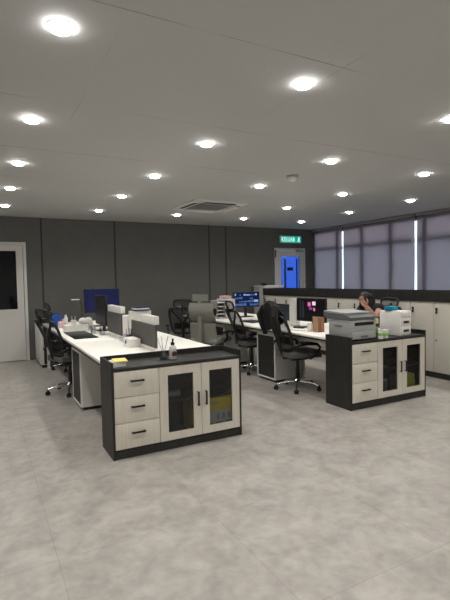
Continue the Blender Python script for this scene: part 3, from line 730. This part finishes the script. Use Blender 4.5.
for k, (x, y) in enumerate(((1.27, 5.98+.12), (1.33, 5.85))):
    t = thing('clear_tumbler', ['clear tumbler beside the edge-on black monitor, farther one', 'clear tumbler beside the edge-on black monitor, nearer one'][k], 'glass', (x+.02, y, ZD), 0, 'clear tumblers on the left desk')
    MB().lathe([(.032, 0), (.038, .1), (.035, .1), (.029, .006), (0, .006)], n=20).build('glass', 'clearp', t); MB().lathe([(.026, .007), (.029, .045), (0, .045)], n=16).build('contents', 'whitep', t)
for k in range(3):
    tag(MB().box(-.075, .075, -.1, .1, 0, .012, .002, X=Matrix.Rotation(.2*k, 4, 'Z')).build('notebook', ['whitep', 'paper', 'boxgrey'][k], None, (1.12, 6.86, ZD+k*.0125)),
        ['lowest notebook, white, in the little pile on the far left desk', 'middle notebook, cream, in the little pile on the far left desk', 'topmost notebook, grey, in the little pile on the far left desk'][k], 'notebook', 'notebooks on the far left desk')
bag = thing('shopping_bag', 'bright blue bag standing on the corner of the far left desk', 'bag', (1.01, 7.33, ZD))
bb = MB(); rws = []
for i in range(8):
    u = i/7; hwx, hwy = .085*(1-.25*u), .07*(1-.2*u); z = .185*u
    rws.append([(hwx*math.cos(a)*(1+.05*math.sin(5*a+i))+.01*math.sin(i*2), hwy*math.sin(a)*(1+.06*math.sin(3*a+i*2)), z) for a in [2*PI*j/20 for j in range(20)]])
vs = [p for r in rws for p in r]; fs = [[i*20+j, i*20+(j+1) % 20, (i+1)*20+(j+1) % 20, (i+1)*20+j] for i in range(7) for j in range(20)]+[list(range(20))[::-1], [7*20+j for j in range(20)]]
bb.raw(vs, fs).build('bag', 'blue', bag)
for q in (-1, 1): MB().tube([(q*.035, -.03, .17), (q*.03, -.03, .215), (q*.03, .03, .215), (q*.035, .03, .17)], .006, 6).build('handle', 'blue', bag)
t = thing('gift_packet', 'pale pink packet in front of the blue bag on the far left desk', 'packet', (1.06, 7.19, ZD)); MB().box(-.055, .055, -.04, .04, 0, .085, .012).build('packet', 'pink', t); MB().box(-.05, .05, -.006, .006, .085, .1, .004).build('folded_top', 'pink', t)
t = thing('white_bottle', 'tall white bottle right of the blue bag on the far left desk', 'bottle', (1.14, 7.33, ZD)); MB().lathe([(.028, 0), (.03, .01), (.03, .13), (.014, .155)], n=18).build('body', 'whitep', t); MB().lathe([(.015, .155), (.015, .18), (0, .18)], n=14).build('cap', 'whitep', t)
t = thing('desk_lamp', 'slim white desk lamp left of the navy screen', 'lamp', (1.37, 7.25, ZD))
MB().lathe([(.05, 0), (.05, .012), (.012, .016), (0, .016)], n=20).build('base', 'greyplastic', t)
MB().tube([(0, 0, .014), (.0, 0, .34), (-.02, 0, .40), (-.06, 0, .415)], .006, 8).build('stem', 'blackmetal', t); MB().box(-.15, -.03, -.018, .018, .405, .42, .005).build('lamp_head', 'whitep', t)

# on the left sideboard
t = thing('paper_block', 'white paper block under the yellow notes at the left end of the left sideboard', 'paper', (AX+.085, AY+.13, ZT), .1)
box('sheets', 'paper', -.058, .05, -.07, .075, 0, .038, t)
tag(MB().box(-.056, .056, -.08, .08, 0, .008, .001, X=Matrix.Rotation(-.12, 4, 'Z')).build('sticky_notes', 'note', None, (AX+.105, AY+.13, ZT+.0385)), 'yellow sticky notes lying on a white paper block at the left end of the sideboard', 'sticky notes')
t = thing('reed_diffuser', 'clear reed diffuser jar with thin sticks on the left sideboard', 'diffuser', (AX+.515, AY+.19, ZT))
MB().lathe([(.034, 0), (.036, .008), (.036, .05), (.016, .064), (.016, .078), (.012, .078), (.012, .06), (.031, .047), (.031, .006), (0, .006)], n=22).build('jar', 'clearp', t)
MB().lathe([(.03, .007), (.03, .03), (0, .03)], n=18).build('oil', mat('diffuser_oil', (.12, .10, .09), .2), t)
for k in range(5): a = k*1.26+.4; MB().tube([(-.008*math.cos(a), -.008*math.sin(a), .01), (.055*math.cos(a), .035*math.sin(a), .2)], .0022, 6).build('reed', 'greyplastic', t)
t = thing('pump_bottle', 'clear pump bottle with black nozzle and dark round label on the left sideboard', 'bottle', (AX+.59, AY+.16, ZT))
MB().lathe([(.03, 0), (.034, .006), (.034, .085), (.028, .105), (.014, .118), (.014, .125)], n=24).build('body', mat('clear_bottle_plastic', (.62, .62, .60), .25, alpha=.75), t)
MB().lathe([(.017, .125), (.017, .145), (.012, .15), (.007, .152), (.007, .18), (0, .18)], n=18).build('pump', 'black', t)
MB().tube([(0, 0, .175), (-.01, -.035, .178), (-.01, -.045, .168)], .007, 8).build('nozzle', 'black', t)
MB().lathe([(.0225, 0), (.0225, .003), (0, .003)], n=22, X=Matrix.Translation((0, -.0325, .05)) @ Matrix.Rotation(PI/2, 4, 'X')).build('label', 'maroon', t)

# ------------------------------------------------------------------ right cluster clutter
t = thing('computer_tower', 'white computer tower between the dark monitors on the right desks', 'computer', (3.97, 5.255, ZD)); box('case', 'whitep', -.04, .04, -.07, .075, .01, .385, t, .004); box('front_panel', 'frame', -.045, -.04, -.065, .07, .015, .38, t)
for q in (-1, 1): box('foot', 'black', -.035, .035, q*.05-.012, q*.05+.012, 0, .01, t)
t = thing('letter_tray', 'white stacked letter tray on the far right desk', 'letter tray', (3.655, 7.05, ZD))
for k in range(5): box('tray', 'whitep', -.075, .075, -.12, .12, .012+k*.065, .022+k*.065, t)
box('backboard', 'whitep', -.075, .075, .12, .13, 0, .315, t)
for q in (-1, 1): box('side_panel', 'greyplastic', q*.08-.005, q*.08+.005, -.12, .13, 0, .315, t)
t = thing('computer_tower', 'white computer tower beside the letter tray on the far right desk', 'computer', (3.83, 7.08, ZD)); box('case', 'whitep', -.09, .085, -.18, .18, .01, .335, t, .004); box('front_panel', 'frame', -.085, .08, -.186, -.18, .015, .33, t)
for q in (-1, 1): box('foot', 'black', q*.06-.012, q*.06+.012, -.15, .15, 0, .01, t)
tag(MB().box(-.07, .07, -.1, .1, 0, .055, .004).build('small_carton', 'pink', None, (3.83, 7.1, ZD+.3355)), 'small pinkish carton on top of the far white computer tower', 'box')
t = thing('laptop', 'black laptop lying closed on the right desk behind the black chair', 'laptop', (3.78, 6.12, ZD), .15); box('base', 'black', -.13, .13, -.17, .17, 0, .012, t, .004); box('lid', 'black', -.13, .13, -.17, .17, .0125, .02, t, .003)
t = thing('keyboard', 'white keyboard on the far right desk under the blue monitor', 'keyboard', (4.0, 6.55, ZD), .1); box('base', 'whitep', -.2, .2, -.065, .065, 0, .015, t, .004)
kb = MB()
for r in range(5):
    for c in range(15): kb.box(-.19+c*.0255, -.168+c*.0255, -.058+r*.0235, -.038+r*.0235, .015, .021)
kb.build('keys', 'paper', t)
t = thing('mug', 'white mug on the nearest right desk before the dark monitors', 'mug', (3.72, 5.12, ZD)); MB().lathe([(.035, 0), (.04, .005), (.04, .09), (.036, .09), (.035, .008), (0, .008)], n=22).build('body', 'whitep', t); MB().tube([(.038, 0, .075), (.065, 0, .07), (.068, 0, .03), (.038, 0, .02)], .006, 8).build('handle', 'whitep', t)
t = thing('paper_stack', 'loose stack of white papers on the nearest right desk', 'papers', (3.68, 4.78, ZD), .2); box('sheets', 'paper', -.1, .1, -.14, .14, 0, .012, t)
t = thing('glasses_case', 'slim dark case on the white papers of the nearest right desk', 'case', (3.73, 4.85, ZD+.0125), .4); box('lower_shell', 'black', -.03, .03, -.075, .075, 0, .018, t, .006); box('upper_shell', 'printerd', -.03, .03, -.075, .075, .0185, .034, t, .006)
t = thing('white_jar', 'white jar at the near edge of the right desk beside the wooden box', 'jar', (3.68, 4.56, ZD)); MB().lathe([(.03, 0), (.034, .006), (.034, .075), (.028, .085)], n=20).build('body', 'whitep', t); MB().lathe([(.032, .085), (.032, .105), (0, .105)], n=20).build('lid', 'whitep', t)
t = thing('wooden_box', 'upright brown wooden box on the right desk behind the printer', 'box', (3.74, 4.46, ZD), .0)
box('shell', 'wood', -.05, .05, -.05, .05, 0, .185, t, .003); box('side_board', 'woodl', -.056, -.05, -.05, .05, 0, .195, t, .002)

# printer on the right sideboard
t = thing('printer', 'grey multifunction printer with flat scanner lid on the right sideboard', 'printer', (3.655, 3.80, ZT))
b = MB().box(-.19, .19, -.185, .16, .012, .225, .008); b.build('body', 'printer', t); 
box('output_slot', 'black', -.13, .15, -.188, -.18, .165, .200, t)
box('paper_tray', 'printer', -.17, .17, -.196, -.184, .02, .095, t, .004)
box('tray_grip', 'printerd', -.05, .05, -.201, -.196, .035, .055, t)
b = MB().prism([(-.19, .228), (.17, .228), (.24, .25), (.24, .298), (-.10, .285), (-.19, .255)], -.195, .195, 'x'); b.build('scanner_unit', 'printerd', t)
MB().prism([(-.11, .2865), (.24, .2985), (.24, .316), (-.11, .302)], -.19, .19, 'x').build('scanner_lid', 'printer', t)
box('control_panel', 'printerd', .06, .18, -.20, -.19, .230, .250, t); box('vent', 'printerd', -.194, -.19, -.06, .06, .15, .165, t); 
for q in (-1, 1):
    for r in (-1, 1): box('foot', 'black', q*.15-.02, q*.15+.02, r*.13-.015, r*.13+.015, 0, .012, t)
# white drawer box
t = thing('drawer_box', 'white desktop box with two black slots at the right of the printer', 'box', (4.265, 3.775, ZT), math.radians(5))
box('shell', 'whitep', -.03, .17, -.145, .145, 0, .285, t, .008)
for z in (.055, .155): d = box('drawer', 'whitep', -.02, .16, -.151, -.145, z-.04, z+.045, t, .002); box('slot', 'black', .02, .12, -.1535, -.151, z-.012, z+.015, d)
d = box('drawer', 'whitep', -.02, .16, -.151, -.145, .205, .27, t, .002)
t = thing('tape_box', 'teal blue box lying on the white desktop box', 'box', (4.295, 3.80, ZT+.2855), .2); box('body', 'teal', -.075, .06, -.05, .05, 0, .05, t, .004); box('flap', 'navy', .06, .085, -.045, .045, .005, .045, t, .003)
t = thing('white_cup', 'white cup with green print in front of the printer', 'cup', (3.895, 3.60, ZT))
MB().lathe([(.03, 0), (.038, .10), (.034, .1), (.027, .006), (0, .006)], n=22).build('cup', 'whitep', t)
MB().lathe([(.0335, .035), (.0365, .065), (.0355, .066), (.0328, .036)], n=22).build('print_band', 'green', t)
t = thing('cream_jar', 'jar with a cream lid between the printer and the white box', 'jar', (3.91, 3.70, ZT)); MB().lathe([(.04, 0), (.044, .008), (.044, .15), (.036, .165)], n=22).build('body', 'clearp', t); MB().lathe([(.042, .165), (.044, .215), (0, .22)], n=22).build('lid', 'amber', t); MB().lathe([(.038, .01), (.038, .12), (0, .12)], n=18).build('contents', 'green', t)
t = thing('green_tub', 'small white tub with a green label beside the cream-lidded jar', 'tub', (3.99, 3.625, ZT)); MB().lathe([(.036, 0), (.04, .08), (.036, .08), (0, .08)], n=22).build('tub', 'whitep', t); MB().lathe([(.0385, .02), (.0405, .06), (.0395, .061), (.0375, .02)], n=22).build('label_band', 'green', t); MB().lathe([(.042, .0805), (.042, .092), (0, .092)], n=22).build('lid', 'whitep', t)

# ------------------------------------------------------------------ the seated person (faces -x, leaning over the desk)
per = thing('person', 'person in black with long black hair, seated behind the printer, one hand raised', 'person', (5.02, 4.78, 0))
def skin(name, joints, edges, m, parent, sub=2, root=0):
    me = bpy.data.meshes.new(name); me.from_pydata([j[:3] for j in joints], edges, [])
    o = bpy.data.objects.new(name, me); C.objects.link(o); o.parent = parent
    md = o.modifiers.new('skin', 'SKIN'); md.use_smooth_shade = True
    for i, j in enumerate(joints):
        r = j[3]; me.skin_vertices[0].data[i].radius = r if isinstance(r, tuple) else (r, r)
    me.skin_vertices[0].data[root].use_root = True
    sd = o.modifiers.new('sub', 'SUBSURF'); sd.levels = sub; sd.render_levels = sub
    me.materials.append(M[m]); return o
# near side is -y (left arm), far side +y (right arm)
J = [(.05, 0, .555, .125), (.03, 0, .68, .12), (-.01, 0, .82, .125), (-.06, 0, .95, .12), (-.08, 0, 1.0, .075), (-.105, 0, 1.035, .05), (-.125, 0, 1.07, .05),   # 0-6 pelvis..neck/head base
     (-.03, -.165, .985, .062), (-.10, -.195, .92, .052), (-.185, -.195, .865, .046), (-.26, -.19, .955, .042), (-.335, -.18, 1.035, .032),   # left shoulder, upper, elbow, forearm, wrist
     (-.06, .16, .955, .058), (-.10, .225, .87, .046), (-.14, .235, .815, .042), (-.26, .19, .81, .036), (-.37, .13, .80, .028),      # right
     (-.02, -.09, .54, .09), (-.38, -.12, .53, .065), (-.36, -.12, .30, .052), (-.34, -.12, .10, .036), (-.36, -.12, .05, .035), (-.48, -.13, .036, .03),
     (-.02, .09, .54, .09), (-.38, .12, .53, .065), (-.36, .12, .30, .052), (-.34, .12, .10, .036), (-.36, .12, .05, .035), (-.48, .13, .036, .03)]
Ed = [(0, 1), (1, 2), (2, 3), (3, 4), (4, 5), (5, 6), (3, 7), (7, 8), (8, 9), (9, 10), (10, 11), (3, 12), (12, 13), (13, 14), (14, 15), (15, 16), (0, 17), (17, 18), (18, 19), (19, 20), (20, 21), (21, 22), (0, 23), (23, 24), (24, 25), (25, 26), (26, 27), (27, 28)]
body = skin('body', J, Ed, 'skin', per)
# shirt and trousers as slightly larger shells
skin('shirt', [(.05, 0, .56, .140), (.03, 0, .68, .137), (-.01, 0, .82, .142), (-.06, 0, .95, .137), (-.095, 0, 1.015, .075), (-.03, -.17, .985, .082), (-.075, -.195, .94, .070), (-.06, .165, .955, .076), (-.09, .215, .865, .060)],
     [(0, 1), (1, 2), (2, 3), (3, 4), (3, 5), (5, 6), (3, 7), (7, 8)], 'blackcloth', per)
skin('trousers', [(.05, 0, .56, .136)]+[(x, y*s, z, r) for s in (-1, 1) for (x, y, z, r) in ((-.02, .09, .545, .102), (-.38, .12, .53, .078), (-.36, .12, .30, .066), (-.345, .12, .13, .054))],
     [(0, 1), (1, 2), (2, 3), (3, 4), (0, 5), (5, 6), (6, 7), (7, 8)], 'denim', per)
for q in (-1, 1):
    MB().box(-.53, -.29, q*.125-.042, q*.125+.042, 0.001, .075, .03, seg=3).build('shoe', 'black', per)
# head, tilted down and towards the desk
HX = Matrix.Translation((-.13, 0, 1.10)) @ Matrix.Rotation(math.radians(-62), 4, 'Y')
hb = MB(); b = bmesh.new(); bmesh.ops.create_uvsphere(b, u_segments=24, v_segments=18, radius=1)
for v in b.verts:
    x, y, z = v.co
    jaw = max(0, -z); wx = .092*(1-.18*jaw); wy = .074*(1-.34*jaw*jaw)
    px, py, pz = x*wx, y*wy, z*.112
    if x < -.75 and abs(y) < .25 and -.4 < z < .12: px -= .018*(1-abs(y)/.25)*(1 if z < -.05 else .5)     # nose
    if x < -.6 and abs(z-.12) < .13 and .2 < abs(y) < .55: px += .008                                      # eye sockets
    v.co = (px, py, pz)
hb.bm(b, 0, HX)
for q in (-1, 1): hb.ball((.005, q*.074, -.01), (.02, .009, .03), X=HX, n=10)
head = hb.build('head', 'skin', per)
fm = MB()
for q in (-1, 1): fm.ball((-.078, q*.03, .014), (.010, .013, .007), X=HX, n=10)
fm.build('eye', 'eye', head); MB().ball((-.080, 0, -.058), (.010, .022, .007), X=HX, n=10).build('mouth', 'lips', head)
# hair: cap and long fall on both sides of the face
hr = MB(); b = bmesh.new(); bmesh.ops.create_uvsphere(b, u_segments=24, v_segments=18, radius=1)
for v in b.verts:
    x, y, z = v.co; k = 1+.02*math.sin(9*math.atan2(y, x)); v.co = (x*.100*k+.012, y*.086*k, z*.118+.014)
    if x < -.35 and z < .42: v.co.x = max(v.co.x, -.045)
hr.bm(b, 0, HX)
rows = []
for i in range(10):
    u = i/9; z = 1.165-.30*u; g = 1-.45*(1-u)**3-.12*max(0, u-.6)/.4; r = []
    for j in range(29):
        f = math.radians(-142+284*j/28); w = 1+.035*math.sin(9*f+2*u)+.02*math.sin(17*f-3*u)
        r.append((-.115+.02*u+.125*g*w*math.cos(f), .102*g*w*math.sin(f), z-.02*math.sin(5*f)*u))
    rows.append(r)
hr.sheet(rows, .022)
hr.build('hair', 'hair', per)
def hand(wr, d, n, parent, curl):
    """wrist point, direction to the fingers, palm normal"""
    wr, d, n = Vector(wr), Vector(d).normalized(), Vector(n).normalized(); n = (n-d*n.dot(d)).normalized(); s = d.cross(n)
    hm = MB(); R = Matrix((d, s, n)).transposed().to_4x4(); X = Matrix.Translation(wr) @ R
    hm.box(-.008, .085, -.038, .038, -.013, .013, .011, X=X, seg=3)
    for k, (o, L) in enumerate(((-.028, .068), (-.0095, .076), (.0095, .071), (.027, .056))):
        a = 0; p = Vector((.075, o, 0)); pts = [p.copy()]
        for f in (.46, .3, .24):
            a += curl; p = p+Vector((math.cos(a), 0, math.sin(a)))*L*f; pts.append(p.copy())
        hm.tube(pts, [.009, .0088, .008, .0062], 8, X=X)
    hm.tube([(.012, -.034, .004), (.035, -.058, .012), (.06, -.062, .026), (.078, -.055, .036)], [.0115, .011, .0095, .007], 8, X=X)
    return hm.build('hand', 'skin', parent)
hand((-.338, -.18, 1.037), (-.55, .12, .8), (.8, .3, .5), body, .3)
hand((-.372, .128, .80), (-.9, -.42, -.05), (0, 0, -1), body, .15)

# ------------------------------------------------------------------ daylight, camera
wd = bpy.data.worlds.new('world'); bpy.context.scene.world = wd; wd.use_nodes = True
nt = wd.node_tree; bg = nt.nodes['Background']
tc = nt.nodes.new('ShaderNodeTexCoord'); sp = nt.nodes.new('ShaderNodeSeparateXYZ'); rp_ = nt.nodes.new('ShaderNodeValToRGB')
nt.links.new(tc.outputs['Generated'], sp.inputs[0]); nt.links.new(sp.outputs['Z'], rp_.inputs['Fac']); nt.links.new(rp_.outputs['Color'], bg.inputs['Color'])
rp_.color_ramp.elements[0].color = (.78, .88, .95, 1); rp_.color_ramp.elements[1].color = (.72, .88, 1, 1)
bg.inputs['Strength'].default_value = 1.9

F, YAW, PITCH, ROLL, CZ = 452.871, .49396, -.04681, -.0186, 1.442
cy, sy = math.cos(YAW), math.sin(YAW)
fwd = Vector((sy*math.cos(PITCH), cy*math.cos(PITCH), math.sin(PITCH))); rt = Vector((cy, -sy, 0)); up = rt.cross(fwd)
c, s = math.cos(ROLL), math.sin(ROLL)
r2, u2 = c*rt+s*up, -s*rt+c*up
cam = bpy.data.cameras.new('camera'); co = bpy.data.objects.new('camera', cam); C.objects.link(co)
cam.sensor_fit = 'VERTICAL'; cam.sensor_height = 36; cam.sensor_width = 27; cam.lens = F/600*36; cam.clip_start = .05
co.matrix_world = Matrix(((r2.x, u2.x, -fwd.x, 0), (r2.y, u2.y, -fwd.y, 0), (r2.z, u2.z, -fwd.z, CZ), (0, 0, 0, 1)))
sc = bpy.context.scene; sc.camera = co
sc.view_settings.view_transform = 'Standard'; sc.view_settings.look = 'None'; sc.view_settings.gamma = 1; sc.view_settings.use_curve_mapping = False
sc.view_settings.exposure = 0
